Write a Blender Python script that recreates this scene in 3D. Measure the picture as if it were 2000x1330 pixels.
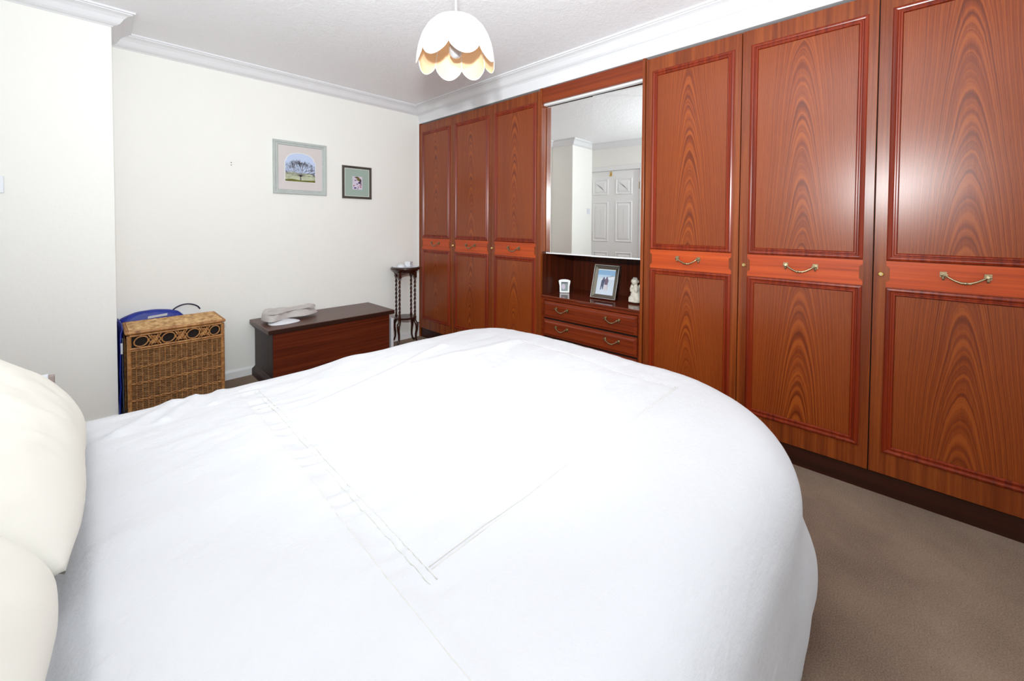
import bpy, math, random
from math import sin, cos, pi, radians as rad, sqrt, exp
from mathutils import Vector, Matrix, noise
for o in list(bpy.data.objects): bpy.data.objects.remove(o, do_unlink=True)
SC = bpy.context.scene; COL = SC.collection
random.seed(4)

# ------------------------------------------------------------------ camera
F, CX, CY = 792.36, 977.15, 455.4
YAW, PIT, ROL = rad(45.515), rad(-1.4206), rad(0.2807)
fw = Vector((sin(YAW)*cos(PIT), cos(YAW)*cos(PIT), sin(PIT)))
r0 = Vector((cos(YAW), -sin(YAW), 0)); u0 = r0.cross(fw)
rt = r0*cos(ROL)+u0*sin(ROL); up = -r0*sin(ROL)+u0*cos(ROL)
cam = bpy.data.cameras.new('camera'); co = bpy.data.objects.new('camera', cam); COL.objects.link(co)
M = Matrix((rt, up, -fw)).transposed().to_4x4(); M.translation = Vector((0, 0, 1.201)); co.matrix_world = M
cam.sensor_width = 36; cam.lens = F*36/2000; cam.shift_x = (1000-CX)/2000; cam.shift_y = (CY-665)/2000
cam.clip_start = .01
SC.camera = co

# ------------------------------------------------------------------ world and lights
w = bpy.data.worlds.new('world'); SC.world = w; w.use_nodes = True
bg = w.node_tree.nodes['Background']; bg.inputs[0].default_value = (.75, .86, 1, 1); bg.inputs[1].default_value = .3
def area(name, loc, aim, sx, sy, energy, col, shape='RECTANGLE'):
    l = bpy.data.lights.new(name, 'AREA'); l.shape = shape; l.size = sx; l.size_y = sy; l.energy = energy; l.color = col
    o = bpy.data.objects.new(name, l); COL.objects.link(o); o.location = loc
    o.rotation_euler = (Vector(aim)-Vector(loc)).to_track_quat('-Z', 'Y').to_euler(); return o
# the photographer's flash, just above the lens, and daylight through the window behind the camera
def spot(name, loc, aim, half, energy, col, radius=.03):
    l = bpy.data.lights.new(name, 'SPOT'); l.spot_size = rad(2*half); l.spot_blend = 1.0; l.energy = energy; l.color = col; l.shadow_soft_size = radius
    o = bpy.data.objects.new(name, l); COL.objects.link(o); o.location = loc
    o.rotation_euler = (Vector(aim)-Vector(loc)).to_track_quat('-Z', 'Y').to_euler(); return o
flash = spot('camera_flash', (.0, .08, 1.495), (1.70, 1.80, 2.25), 74, 168, (.935, .99, 1.0), .035)
# the same flash's light thrown up against the ceiling
bounce = area('flash_bounce_head', (-.02, -.12, 1.56), (.25, .45, 2.4), .08, .08, 35, (.92, 1.0, 1.03), 'DISK')
day = area('window_daylight', (.95, -1.97, 1.5), (.95, 0, 1.5), 1.9, 1.2, 18, (.86, .93, 1))
vs = SC.view_settings; vs.view_transform = 'Standard'; vs.look = 'None'; vs.gamma = 1; vs.use_curve_mapping = False
vs.exposure = 0.05
try:
    SC.cycles.max_bounces = 10; SC.cycles.diffuse_bounces = 6; SC.cycles.caustics_reflective = True
    SC.cycles.sample_clamp_indirect = 8
except Exception: pass

# ------------------------------------------------------------------ materials
def S(r, g, b):
    f = lambda c: (c/255/12.92) if c/255 <= .04045 else ((c/255+.055)/1.055)**2.4
    return (f(r), f(g), f(b), 1)
MATS = {}
class NT:
    def __init__(s, name):
        s.m = bpy.data.materials.new(name); s.m.use_nodes = True; s.t = s.m.node_tree; s.n = s.t.nodes; s.l = s.t.links
        s.p = s.n['Principled BSDF']; MATS[name] = s.m
    def new(s, t, **k):
        n = s.n.new(t)
        for a, b in k.items(): setattr(n, a, b)
        return n
    def math(s, op, a, b=None, c=None):
        n = s.new('ShaderNodeMath', operation=op)
        for i, v in enumerate((a, b, c)):
            if v is None: continue
            if isinstance(v, (int, float)): n.inputs[i].default_value = v
            else: s.l.new(v, n.inputs[i])
        return n.outputs[0]
    def noise(s, vec, scale, detail=3, rough=.5, dims='3D', w=None):
        n = s.new('ShaderNodeTexNoise', noise_dimensions=dims); n.inputs['Scale'].default_value = scale
        n.inputs['Detail'].default_value = detail; n.inputs['Roughness'].default_value = rough
        if vec is not None: s.l.new(vec, n.inputs['Vector'])
        if w is not None: s.l.new(w, n.inputs['W'])
        return n.outputs[0]
    def ramp(s, fac, stops):
        n = s.new('ShaderNodeValToRGB'); e = n.color_ramp.elements
        while len(e) < len(stops): e.new(.5)
        for x, (pos, c) in zip(e, stops): x.position = pos; x.color = c
        s.l.new(fac, n.inputs[0]); return n.outputs[0]
    def bump(s, h, strength, dist):
        n = s.new('ShaderNodeBump'); n.inputs['Strength'].default_value = strength; n.inputs['Distance'].default_value = dist
        s.l.new(h, n.inputs['Height']); s.l.new(n.outputs[0], s.p.inputs['Normal'])
    def coord(s, kind='Object'): return s.new('ShaderNodeTexCoord').outputs[kind]
    def scale(s, vec, sc):
        n = s.new('ShaderNodeMapping'); n.inputs['Scale'].default_value = sc; s.l.new(vec, n.inputs['Vector']); return n.outputs[0]

def plain(name, col, rough=.5, metal=0, spec=.5, bump=None, tint=0):
    t = NT(name); t.p.inputs['Base Color'].default_value = col; t.p.inputs['Roughness'].default_value = rough
    t.p.inputs['Metallic'].default_value = metal; t.p.inputs['Specular IOR Level'].default_value = spec
    if bump:
        sc, st, di = bump; t.bump(t.noise(t.coord(), sc, 4, .6), st, di)
    if tint:
        c = tuple(x*(1-tint) for x in col[:3])+(1,)
        t.l.new(t.ramp(t.noise(t.coord(), 18, 4), [(.3, c), (.7, col)]), t.p.inputs['Base Color'])
    return t.m

def wood(name, dark, mid, light, grain='z', cathedral=False, rough=.3, spec=.5, fine=1.0):
    """veneer: grain runs along the given axis; cathedral = nested plain-sawn arches centred on the object"""
    t = NT(name); c = t.coord()
    sep = t.new('ShaderNodeSeparateXYZ'); t.l.new(c, sep.inputs[0]); X, Y, Z = sep.outputs
    L, U, V = {'z': (Z, Y, X), 'y': (Y, Z, X), 'x': (X, Z, Y)}[grain]
    oi = t.new('ShaderNodeObjectInfo').outputs['Random']
    rnd = t.math('MULTIPLY', oi, 9.0)
    comb = t.new('ShaderNodeCombineXYZ'); t.l.new(U, comb.inputs[0]); t.l.new(V, comb.inputs[1]); t.l.new(t.math('ADD', L, rnd), comb.inputs[2])
    vec = comb.outputs[0]
    if cathedral:
        low = t.math('SUBTRACT', t.noise(t.scale(vec, (2, 1, .7)), 1, 2), .5)
        wob = t.math('SUBTRACT', t.noise(t.scale(vec, (30, 1, 7)), 1, 3), .5)
        uu = t.math('ADD', U, t.math('MULTIPLY', low, .10))
        v = t.math('MULTIPLY', t.math('MULTIPLY', uu, uu), 74.0)
        v = t.math('ADD', t.math('ADD', v, t.math('ADD', L, rnd)), t.math('MULTIPLY', wob, .035))
        band = t.noise(None, 21, 4, .62, '1D', v)
    else:
        band = t.noise(t.scale(vec, (55, 55, .9)), 1, 4, .6)
    pores = t.noise(t.scale(vec, (650, 650, 14)), 1, 2, .6)
    broad = t.noise(t.scale(vec, (7, 7, .6)), 1, 2)
    mix = t.math('ADD', t.math('MULTIPLY', band, .74), t.math('ADD', t.math('MULTIPLY', pores, .20*fine), t.math('MULTIPLY', broad, .16)))
    col = t.ramp(mix, [(.34, dark), (.50, mid), (.66, light)])
    t.l.new(col, t.p.inputs['Base Color'])
    t.p.inputs['Roughness'].default_value = rough; t.p.inputs['Specular IOR Level'].default_value = spec
    t.bump(pores, .12, .0004)
    return t.m

WP = wood('veneer_panel', S(83, 30, 7), S(123, 51, 15), S(151, 72, 23), 'z', True, .27, .46)
WS = wood('veneer_straight', S(85, 34, 9), S(119, 51, 16), S(144, 70, 25), 'z', False, .27, .46)
WH = wood('veneer_horizontal', S(83, 27, 7), S(120, 44, 13), S(139, 58, 20), 'y', False, .32, .46)
WR = wood('orange_rail', S(150, 54, 19), S(184, 72, 26), S(200, 86, 34), 'y', False, .35, .35, .5)
WM = wood('red_moulding', S(93, 26, 8), S(127, 40, 13), S(145, 52, 18), 'z', False, .26, .4, .4)
WMD = wood('red_brown_drawer', S(70, 22, 7), S(110, 38, 13), S(130, 50, 19), 'y', False, .28, .4)
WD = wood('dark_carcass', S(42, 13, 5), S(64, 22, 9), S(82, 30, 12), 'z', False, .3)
WDK = wood('alcove_shaded_wood', S(46, 16, 6), S(70, 26, 10), S(88, 34, 13), 'z', False, .35, .35)  # wardrobe wood darkened in colour for the shade inside the alcove
WPL = wood('dark_plinth', S(32, 11, 5), S(45, 16, 7), S(57, 22, 9), 'y', False, .35)
WCH = wood('chest_front_wood', S(52, 16, 7), S(84, 30, 13), S(104, 42, 18), 'x', False, .3, .35)
WCL = wood('chest_lid_wood', S(58, 32, 24), S(80, 46, 36), S(94, 58, 46), 'x', False, .35)
WCS = wood('chest_side_sheen_wood', S(44, 29, 26), S(56, 38, 35), S(66, 47, 44), 'z', False, .5, .35)  # greyish reflection on the chest side is put into this colour
WST = wood('stand_dark_wood', S(28, 10, 7), S(46, 18, 11), S(62, 26, 15), 'z', False, .22, .6)

def walls_mat(name, col, sc, st):
    t = NT(name); t.p.inputs['Base Color'].default_value = col; t.p.inputs['Roughness'].default_value = .75; t.p.inputs['Specular IOR Level'].default_value = .25
    c = t.coord(); a = t.noise(c, sc, 6, .62); b = t.noise(c, sc*.35, 3, .5)
    t.bump(t.math('ADD', a, t.math('MULTIPLY', b, .8)), st, .004); return t.m
WALL = walls_mat('wall_paint', S(244, 243, 238), 55, .28)
CEIL = walls_mat('ceiling_texture', S(249, 249, 252), 75, .8)
COVE = plain('cornice_white', S(232, 232, 235), .5, 0, .4)
WHITE = plain('white_gloss_paint', S(240, 240, 240), .35)
t = NT('carpet'); c = t.coord()
nn = t.math('ADD', t.math('MULTIPLY', t.noise(c, 240, 4, .75), .65), t.math('MULTIPLY', t.noise(c, 2.6, 4, .6), .40))
t.l.new(t.ramp(nn, [(.36, S(94, 74, 60)), (.52, S(146, 119, 97)), (.68, S(180, 154, 130))]), t.p.inputs['Base Color'])
t.p.inputs['Roughness'].default_value = 1; t.p.inputs['Specular IOR Level'].default_value = .05; t.p.inputs['Sheen Weight'].default_value = .15
t.bump(t.noise(c, 300, 4, .8), .9, .006); CARPET = t.m

t = NT('duvet_cotton'); t.p.inputs['Base Color'].default_value = S(208, 208, 211); t.p.inputs['Roughness'].default_value = .9
t.p.inputs['Specular IOR Level'].default_value = .1; t.p.inputs['Sheen Weight'].default_value = .1
c = t.coord()
t.bump(t.math('ADD', t.noise(t.scale(c, (6, 14, 14)), 1, 6, .6), t.math('MULTIPLY', t.noise(c, 90, 3, .6), .12)), .30, .02); DUVET = t.m
PILLOW = plain('pillow_cotton', S(226, 223, 213), .9, 0, .1, (9, .25, .01))
STITCH = plain('stitching', S(210, 208, 203), .8, 0, .1)
MATT = plain('mattress_fabric', S(205, 205, 200), .9)
BRASS = plain('antique_brass', S(184, 168, 134), .32, 1, .5, None, .45)
BRASSB = plain('bright_brass', S(200, 170, 100), .25, 1)
BLACK = plain('black_gap', S(14, 8, 6), .8)
CHROME = plain('silver_metal', S(215, 215, 215), .18, 1)
PEWTER = plain('dark_silver', S(120, 114, 104), .22, 1)
MIRROR = plain('mirror_glass', (.93, .95, .94, 1), 0.0, 1)
ALU = plain('white_trim_metal', S(238, 238, 238), .3)
SHADE = plain('lampshade_white', S(250, 249, 246), .8, 0, .1)
t = NT('lampshade_lining'); t.p.inputs['Base Color'].default_value = S(250, 214, 172); t.p.inputs['Roughness'].default_value = .7; LIN = t.m
SAGE = plain('sage_frame', S(190, 197, 194), .4, 0, .5, None, .12)
DGRN = plain('pewter_frame', S(92, 86, 78), .35, .4, .5, None, .15)
MAT1 = plain('pale_mount', S(214, 207, 206), .9)
MAT2 = plain('green_mount', S(160, 178, 168), .9)
WBEV = plain('white_bevel', S(240, 240, 236), .8)
t = NT('cane'); c = t.coord()
t.l.new(t.ramp(t.noise(c, 42, 5, .7), [(.3, S(110, 66, 32)), (.5, S(172, 118, 66)), (.72, S(206, 158, 98))]), t.p.inputs['Base Color']); t.p.inputs['Roughness'].default_value = .45; CANE = t.m
t = NT('cane_weave'); c = t.coord()
t.l.new(t.ramp(t.noise(t.scale(c, (24, 24, 60)), 1, 5, .7), [(.28, S(84, 54, 32)), (.5, S(148, 104, 62)), (.75, S(192, 148, 98))]), t.p.inputs['Base Color']); t.p.inputs['Roughness'].default_value = .5; WEAVE = t.m
t = NT('cane_lid'); c = t.coord()
t.l.new(t.ramp(t.noise(t.scale(c, (26, 14, 20)), 1, 4, .6), [(.32, S(140, 98, 56)), (.52, S(196, 156, 104)), (.7, S(220, 188, 136))]), t.p.inputs['Base Color']); t.p.inputs['Roughness'].default_value = .5; LIDW = t.m
DARKIN = plain('dark_interior', S(30, 18, 12), .9)
BLUE = plain('blue_nylon', S(20, 44, 150), .45, 0, .5, (30, .5, .01), .2)
NAVY = plain('navy_webbing', S(18, 24, 56), .6)
GREYB = plain('grey_bag_panel', S(96, 104, 116), .6)
TAG = plain('pale_tag', S(196, 200, 206), .6)
GREYC = plain('grey_garment', S(196, 190, 186), .9, 0, .2, (120, .4, .003))
WHC = plain('white_garment', S(226, 228, 234), .9, 0, .2)
TAUPE = plain('taupe_paint', S(158, 142, 136), .5)
CREAMC = plain('cream_porcelain', S(228, 220, 204), .35, 0, .5, None, .15)
FOAM = plain('white_board', S(216, 216, 220), .7)
HOLE = plain('dark_hole', S(40, 38, 36), .8)
PLASTIC = plain('white_plastic', S(226, 230, 236), .3)
def flat(name, r, g, b): return plain(name, S(r, g, b), .9, 0, .1)
t = NT('window_glass'); n = t.n; tr = t.new('ShaderNodeBsdfTransparent'); gl = t.new('ShaderNodeBsdfGlossy'); gl.inputs['Roughness'].default_value = .02
mx = t.new('ShaderNodeMixShader'); mx.inputs[0].default_value = .07
t.l.new(tr.outputs[0], mx.inputs[1]); t.l.new(gl.outputs[0], mx.inputs[2]); t.l.new(mx.outputs[0], n['Material Output'].inputs[0]); GLASS = t.m

# ------------------------------------------------------------------ mesh helpers
class MB:
    def __init__(s): s.v = []; s.f = []
    def add(s, vs, fs):
        b = len(s.v); s.v += [tuple(x) for x in vs]; s.f += [tuple(b+i for i in f) for f in fs]; return s
    def box(s, x0, x1, y0, y1, z0, z1):
        return s.add([(x, y, z) for x in (x0, x1) for y in (y0, y1) for z in (z0, z1)],
                     [(0, 1, 3, 2), (4, 6, 7, 5), (0, 4, 5, 1), (2, 3, 7, 6), (0, 2, 6, 4), (1, 5, 7, 3)])
    def grid(s, P, nu, nv, cu=False, cv=False):
        """P(i,j) -> point; i<nu, j<nv"""
        vs = [P(i, j) for i in range(nu) for j in range(nv)]; fs = []
        for i in range(nu if cu else nu-1):
            for j in range(nv if cv else nv-1):
                a, b = i*nv+j, i*nv+(j+1) % nv; c_, d = ((i+1) % nu)*nv+j, ((i+1) % nu)*nv+(j+1) % nv
                fs.append((a, c_, d, b))
        return s.add(vs, fs)
    def tube(s, pts, r, n=8, closed=False, caps=True):
        pts = [Vector(p) for p in pts]; N = len(pts); rr = r if callable(r) else (lambda k: r)
        rings = []; prev = None
        for k in range(N):
            a = pts[(k-1) % N] if (closed or k > 0) else pts[k]; b = pts[(k+1) % N] if (closed or k < N-1) else pts[k]
            t_ = (b-a); t_ = t_.normalized() if t_.length > 1e-9 else Vector((0, 0, 1))
            if prev is None:
                ref = Vector((0, 0, 1)) if abs(t_.z) < .9 else Vector((1, 0, 0)); e = t_.cross(ref).normalized()
            else: e = (prev-t_*prev.dot(t_)).normalized()
            prev = e; g = t_.cross(e)
            rings.append([pts[k]+(e*cos(2*pi*q/n)+g*sin(2*pi*q/n))*rr(k) for q in range(n)])
        b = len(s.v); s.grid(lambda i, j: rings[i][j], N, n, closed, True)
        if caps and not closed: s.f.append(tuple(b+i for i in range(n))); s.f.append(tuple(b+(N-1)*n+i for i in reversed(range(n))))
        return s
    def lathe(s, prof, cx, cy, n=32):
        """prof [(r,z)...]"""
        b = len(s.v); s.grid(lambda i, j: (cx+prof[i][0]*cos(2*pi*j/n), cy+prof[i][0]*sin(2*pi*j/n), prof[i][1]), len(prof), n, False, True)
        if prof[0][0] > 1e-4: s.f.append(tuple(b+i for i in range(n)))
        if prof[-1][0] > 1e-4: s.f.append(tuple(b+(len(prof)-1)*n+i for i in range(n)))
        return s
    def frame(s, o, U, V, N, w_, h_, prof):
        """mitred rectangular frame, o = lower-left corner of the outer edge; prof [(inset, height)...]"""
        o, U, V, N = map(Vector, (o, U, V, N)); rings = []
        for d, t_ in prof: rings.append([o+U*a+V*b+N*t_ for a, b in ((d, d), (w_-d, d), (w_-d, h_-d), (d, h_-d))])
        return s.grid(lambda i, j: rings[i][j], len(prof), 4, True, True)
    def poly(s, pts, N, t_):
        """prism of a planar polygon, thickness t_ along N"""
        N = Vector(N); n = len(pts); P = [Vector(p) for p in pts]
        return s.add(P+[p+N*t_ for p in P], [tuple(range(n)), tuple(range(2*n-1, n-1, -1))]+[(i, (i+1) % n, n+(i+1) % n, n+i) for i in range(n)])
    def xf(s, m): s.v = [tuple(m @ Vector(p)) for p in s.v]; return s
ORG = {}
def link(name, me, mat, parent, org):
    o = bpy.data.objects.new(name, me); COL.objects.link(o)
    if mat and not me.materials: me.materials.append(mat)
    ORG[o] = Vector(org)
    if parent: o.parent = parent; o.location = ORG[o]-ORG[parent]
    else: o.location = org
    return o
def obj(name, mb, mat, parent=None, org=None, bevel=0, smooth=False, label=None, sub=0, kind=None):
    vs = mb.v
    if org is None:
        lo = [min(p[i] for p in vs) for i in range(3)]; hi = [max(p[i] for p in vs) for i in range(3)]
        org = ((lo[0]+hi[0])/2, (lo[1]+hi[1])/2, (lo[2]+hi[2])/2)
    me = bpy.data.meshes.new(name); me.from_pydata([(p[0]-org[0], p[1]-org[1], p[2]-org[2]) for p in vs], [], mb.f)
    import bmesh
    bm = bmesh.new(); bm.from_mesh(me); bmesh.ops.recalc_face_normals(bm, faces=bm.faces)
    if smooth:
        for f in bm.faces: f.smooth = True
    bm.to_mesh(me); bm.free()
    o = link(name, me, mat, parent, org)
    if bevel:
        m = o.modifiers.new('bevel', 'BEVEL'); m.width = bevel; m.segments = 2; m.limit_method = 'ANGLE'
    if sub: m = o.modifiers.new('subdivision', 'SUBSURF'); m.levels = m.render_levels = sub
    if label: o['label'] = label
    if kind: o['kind'] = kind
    return o
def objs(name, mbs, mat, parent=None, **k): return [obj(name, m_, mat, parent, **k) for m_ in mbs]
def thing(name, label, cat, loc, group=None):
    o = bpy.data.objects.new(name, None); COL.objects.link(o); o.location = loc; ORG[o] = Vector(loc); o.empty_display_size = .1
    o['label'] = label; o['category'] = cat
    if group: o['group'] = group
    return o
def tag(o, label, cat, group=None):
    o['label'] = label; o['category'] = cat
    if group: o['group'] = group
    return o
def struct(name, mb, mat, **k): return obj(name, mb, mat, kind='structure', **k)
def bx(*a): return MB().box(*a)

# ------------------------------------------------------------------ room
W, D, XL, YN, H = 2.4515, 3.621, -.60, -1.90, 2.40
XC, YC = .113, 3.26             # chimney breast corner
WB = 3.06                        # wall behind the wardrobes
YE = -.475                       # near end of the wardrobe run
struct('floor', bx(XL-.1, WB+.1, YN-.1, D+.1, -.1, 0), CARPET)
struct('ceiling', bx(XL-.1, WB+.1, YN-.1, D+.1, H, H+.1), CEIL)
struct('wall_far', bx(XC-.001, WB+.1, D, D+.1, 0, H), WALL)
struct('wall_chimney_breast', bx(XL-.1, XC, YC, D+.1, 0, H), WALL)
DY0, DY1, DZ = 2.36, 3.20, 1.985
m = bx(XL-.1, XL, YN, DY0-.03, 0, H).box(XL-.1, XL, DY1+.03, YC, 0, H).box(XL-.1, XL, DY0-.03, DY1+.03, DZ+.03, H)
struct('wall_left', m, WALL)
struct('wall_right', bx(WB, WB+.1, YN, D, 0, H), WALL)
struct('wall_right_pier', bx(W+.02, WB, YN, YE-.005, 0, H), WALL)
x0, x1, z0, z1 = .0, 1.9, .95, 2.1
m = bx(XL, x0, YN-.1, YN, 0, H).box(x1, W+.02, YN-.1, YN, 0, H).box(x0, x1, YN-.1, YN, 0, z0).box(x0, x1, YN-.1, YN, z1, H)
struct('wall_near', m, WALL)
wn = struct('window_1', MB().frame((x0, YN-.06, z0), (1, 0, 0), (0, 0, 1), (0, 1, 0), x1-x0, z1-z0, [(0, 0), (0, .05), (.05, .05), (.05, 0)]), WHITE)
obj('mullion', bx((x0+x1)/2-.03, (x0+x1)/2+.03, YN-.055, YN-.015, z0+.05, z1-.05), WHITE, wn)
for a, b in ((x0+.05, (x0+x1)/2-.03), ((x0+x1)/2+.03, x1-.05)): obj('pane', bx(a, b, YN-.040, YN-.036, z0+.05, z1-.05), GLASS, wn)
obj('sill', bx(x0-.04, x1+.04, YN, YN+.1, z0-.03, z0), WHITE, wn)
# infill board over the wardrobes
struct('trim_1', bx(W, WB, YE, D, 2.234, H), COVE)
struct('trim_2', bx(W+.001, W+.02, 3.606, D, 0, 2.234), COVE)
# cornice, one piece per wall, mitred
CP = [(0, 2.318), (.004, 2.318), (.010, 2.3245), (.022, 2.328), (.034, 2.336), (.043, 2.348), (.052, 2.362), (.066, 2.375), (.082, 2.382), (.088, 2.3825), (.088, 2.389), (.1, 2.389), (.1, 2.4005), (0, 2.4005)]
poly = [(W, YN), (W, D), (XC, D), (XC, YC), (XL, YC), (XL, YN)]
n = len(poly); offs = []
for i in range(n):
    a, b, c_ = Vector(poly[i-1]), Vector(poly[i]), Vector(poly[(i+1) % n])
    d1 = (b-a).normalized(); d2 = (c_-b).normalized(); n1 = Vector((-d1.y, d1.x)); n2 = Vector((-d2.y, d2.x))
    offs.append((n1+n2) if abs(d1.dot(d2)) < .5 else n1)
for i in range(n):
    j = (i+1) % n
    m = MB(); R2 = [[(poly[k][0]+offs[k].x*d, poly[k][1]+offs[k].y*d, z) for d, z in CP] for k in (i, j)]
    m.grid(lambda a, b: R2[a][b], 2, len(CP), False, True)
    struct('trim_%d' % (i+3), m, COVE)
# skirting
def skirt(name, pts):
    m = MB(); n_ = len(pts)-1
    for i in range(n_):
        a, b = Vector(pts[i]), Vector(pts[i+1]); d = (b-a).normalized(); nn_ = Vector((-d.y, d.x))
        pr = [(0, 0), (.014, 0), (.014, .05), (.008, .062), (0, .064)]
        m.grid(lambda u, v: tuple((a, b)[u]+nn_*pr[v][0])+(pr[v][1],), 2, 5, False, True)
    struct(name, m, WHITE)
skirt('baseboard_far', [(W, D), (XC, D)])
skirt('baseboard_chimney', [(XC, D), (XC, YC), (XL, YC)])
skirt('baseboard_left', [(XL, DY0-.09), (XL, YN)])
skirt('baseboard_near', [(XL, YN), (W+.02, YN)])
# door seen in the mirror
dr = struct('door_1', bx(XL-.045, XL-.010, DY0, DY1, .005, DZ), WHITE)
objs('architrave', [bx(XL-.02, XL+.016, DY0-.075, DY0-.005, 0, DZ+.07), bx(XL-.02, XL+.016, DY1+.005, YC-.001, 0, DZ+.07), bx(XL-.02, XL+.016, DY0-.005, DY1+.005, DZ+.005, DZ+.07)], WHITE, dr, bevel=.004)
ww = (DY1-DY0-.11*3)/2
for k in range(2):
    ya = DY0+.11+k*(ww+.11)
    for za, zb in ((.22, .78), (.93, 1.53), (1.63, 1.87)):
        p = MB().frame((XL-.010, ya, za), (0, 1, 0), (0, 0, 1), (1, 0, 0), ww, zb-za, [(0, -.002), (0, .002), (.012, .009), (.022, .002), (.035, .001), (.055, .008), (ww/2-.001, .008), (ww/2-.001, -.002)])
        obj('panel', p, WHITE, dr)
obj('door_handle', MB().lathe([(0.0, 0), (.02, .001), (.02, .006), (.008, .008), (.008, .03), (.024, .04), (.026, .052), (.015, .062), (0.0, .064)], 0, 0, 20).xf(Matrix.Translation((XL-.010, DY1-.07, .99)) @ Matrix.Rotation(pi/2, 4, 'Y')), BRASSB, dr, smooth=True)
obj('robe_hook', MB().tube([(XL-.008, 2.80, 1.95), (XL+.006, 2.80, 1.94), (XL+.02, 2.80, 1.90), (XL+.035, 2.80, 1.905), (XL+.04, 2.80, 1.92)], .005).box(XL-.012, XL-.006, 2.785, 2.815, 1.91, 1.975), BRASSB, dr)
obj('hinge', bx(XL-.012, XL+.002, DY0-.006, DY0+.008, 1.70, 1.80), BRASSB, dr)

# ------------------------------------------------------------------ wardrobes
MZ = [(0.0, 0.0), (.0, .004), (.004, .008), (.010, .0095), (.015, .008), (.018, .004), (.022, .004), (.025, .0075), (.030, .0075), (.033, .003), (.034, 0.0)]
XF = (-1, 0, 0)
def swan_handle(parent, x, y, z, half=.055, s=1.0):
    h = obj('handle', MB().tube([(x-.014-.012*s*sin(pi*k/24)**.5, y-half+2*half*k/24, z-.028*s*sin(pi*k/24)**.9) for k in range(25)], lambda k: .0032*s*(1+.35*sin(pi*k/24)), 8), BRASS, parent, smooth=True)
    for sy in (-1, 1):
        m = MB(); yy = y+sy*(half+.004)
        m.box(x-.005, x, yy-.010*s, yy+.010*s, z-.010*s, z+.012*s)
        m.tube([(x-.005, yy, z+.001), (x-.011, yy, z+.001)], .0065*s, 4)
        m.tube([(x-.002, yy, z), (x-.020, yy-sy*.002, z+.001)], .0045*s, 8)
        m.tube([(x-.006, yy, z-.006*s), (x-.007, yy, z-.016*s), (x-.007, yy, z-.022*s)], lambda k: (.006, .0045, .002)[k]*s, 8)
        m.tube([(x-.016, yy-sy*.012, z), (x-.016, yy+sy*.008, z)], .004*s, 8)
        obj('handle_mount', m, BRASS, parent)
    zb = z-.028*s; xb = x-.014-.012*s
    pr = [(-.016, .0034), (-.012, .0052), (-.008, .0036), (-.005, .0045), (0, .0068), (.005, .0045), (.008, .0036), (.012, .0052), (.016, .0034)]
    obj('handle_bead', MB().tube([(xb, y+a*s, zb) for a, r in pr], lambda k: pr[k][1]*s, 10), BRASS, parent, smooth=True)
def moulded(parent, x, y0, y1, za, zb):
    """a rectangular applied moulding with its veneer field, facing -x"""
    w_, h_ = y1-y0, zb-za
    obj('moulding', MB().frame((x, y0, za), (0, 1, 0), (0, 0, 1), XF, w_, h_, MZ), WM, parent)
    obj('panel', bx(x-.0012, x, y0+.034, y1-.034, za+.034, zb-.034), WP, parent)
def wardrobe_door(parent, y1, y0, lock=None):
    """y1 = far edge, y0 = near edge"""
    g = .0018; d = obj('door', bx(W, W+.018, y0+g, y1-g, .098, 2.2179), WS, parent, bevel=.0015)
    a, b = y0+.034, y1-.042
    moulded(d, W, a, b, 1.045, 2.137)
    moulded(d, W, a, b, .196, .927)
    # orange rail with a shallow bite out of each end
    zA, zB = .929, 1.043; zm = (zA+zB)/2; q = .027
    pts = [(W, a, zA), (W, b, zA), (W, b, zm-q-.010), (W, b-.012, zm-q), (W, b-.012, zm+q), (W, b, zm+q+.010), (W, b, zB), (W, a, zB), (W, a, zm+q+.010), (W, a+.012, zm+q), (W, a+.012, zm-q), (W, a, zm-q-.010)]
    obj('rail', MB().poly(pts, XF, .0025), WR, d, bevel=.0006)
    swan_handle(d, W-.0025, (a+b)/2, .999)
    if lock is not None:
        l = obj('lock', MB().lathe([(0, 0), (.0105, 0), (.0105, .004), (.008, .007), (.0, .007)], 0, 0, 16).xf(Matrix.Translation((W, lock, .985)) @ Matrix.Rotation(-pi/2, 4, 'Y')), BRASSB, d)
        obj_k = bx(W-.012, W-.006, lock-.0012, lock+.0012, .979, .991)
        l2 = obj('key', obj_k, CHROME, d)
def carcass(root, ya, yb, panels):
    """ya<yb, panels = list of end panel y ranges"""
    for p0, p1 in panels: obj('end_panel', bx(W-.003, WB-.01, p0, p1, 0, 2.2335), WS, root, bevel=.002)
    obj('plinth', bx(W+.012, W+.03, ya, yb, 0, .092), WPL, root)
    obj('bottom_board', bx(W+.03, WB-.02, ya, yb, .095, .113), WD, root)
    obj('top_board', bx(W+.02, WB-.02, ya, yb, 2.20, 2.218), WD, root)
    obj('back_board', bx(WB-.019, WB-.011, ya, yb, .092, 2.218), WD, root)
    obj('gap_shade_sheet', bx(W+.019, W+.03, ya, yb, .098, 2.217), BLACK, root)  # black sheet behind the doors, painted shade for the gaps between them
d = .5337; YA = 3.5872; YM0 = YA-3*d; YM1 = YM0-.8404
wl = thing('wardrobe', 'three-door reddish wood wardrobe left of the mirrors, beside the plant stand', 'wardrobe', (W, YM0+.8, 0), 'fitted wardrobes with brass swan-neck handles')
carcass(wl, YM0, YA, [(YA, YA+.018), (YM0-.018, YM0-.0005)])
for k in range(3): wardrobe_door(wl, YA-k*d, YA-(k+1)*d, None if k == 0 else YA-k*d-.012)
wr = thing('wardrobe', 'large three-door reddish wood wardrobe right of the mirrors, beyond the foot of the bed', 'wardrobe', (W, YM1-.8, 0), 'fitted wardrobes with brass swan-neck handles')
carcass(wr, YM1-3*d, YM1-.004, [(YM1, YM1+.018), (YM1-3*d-.018, YM1-3*d)])
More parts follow.
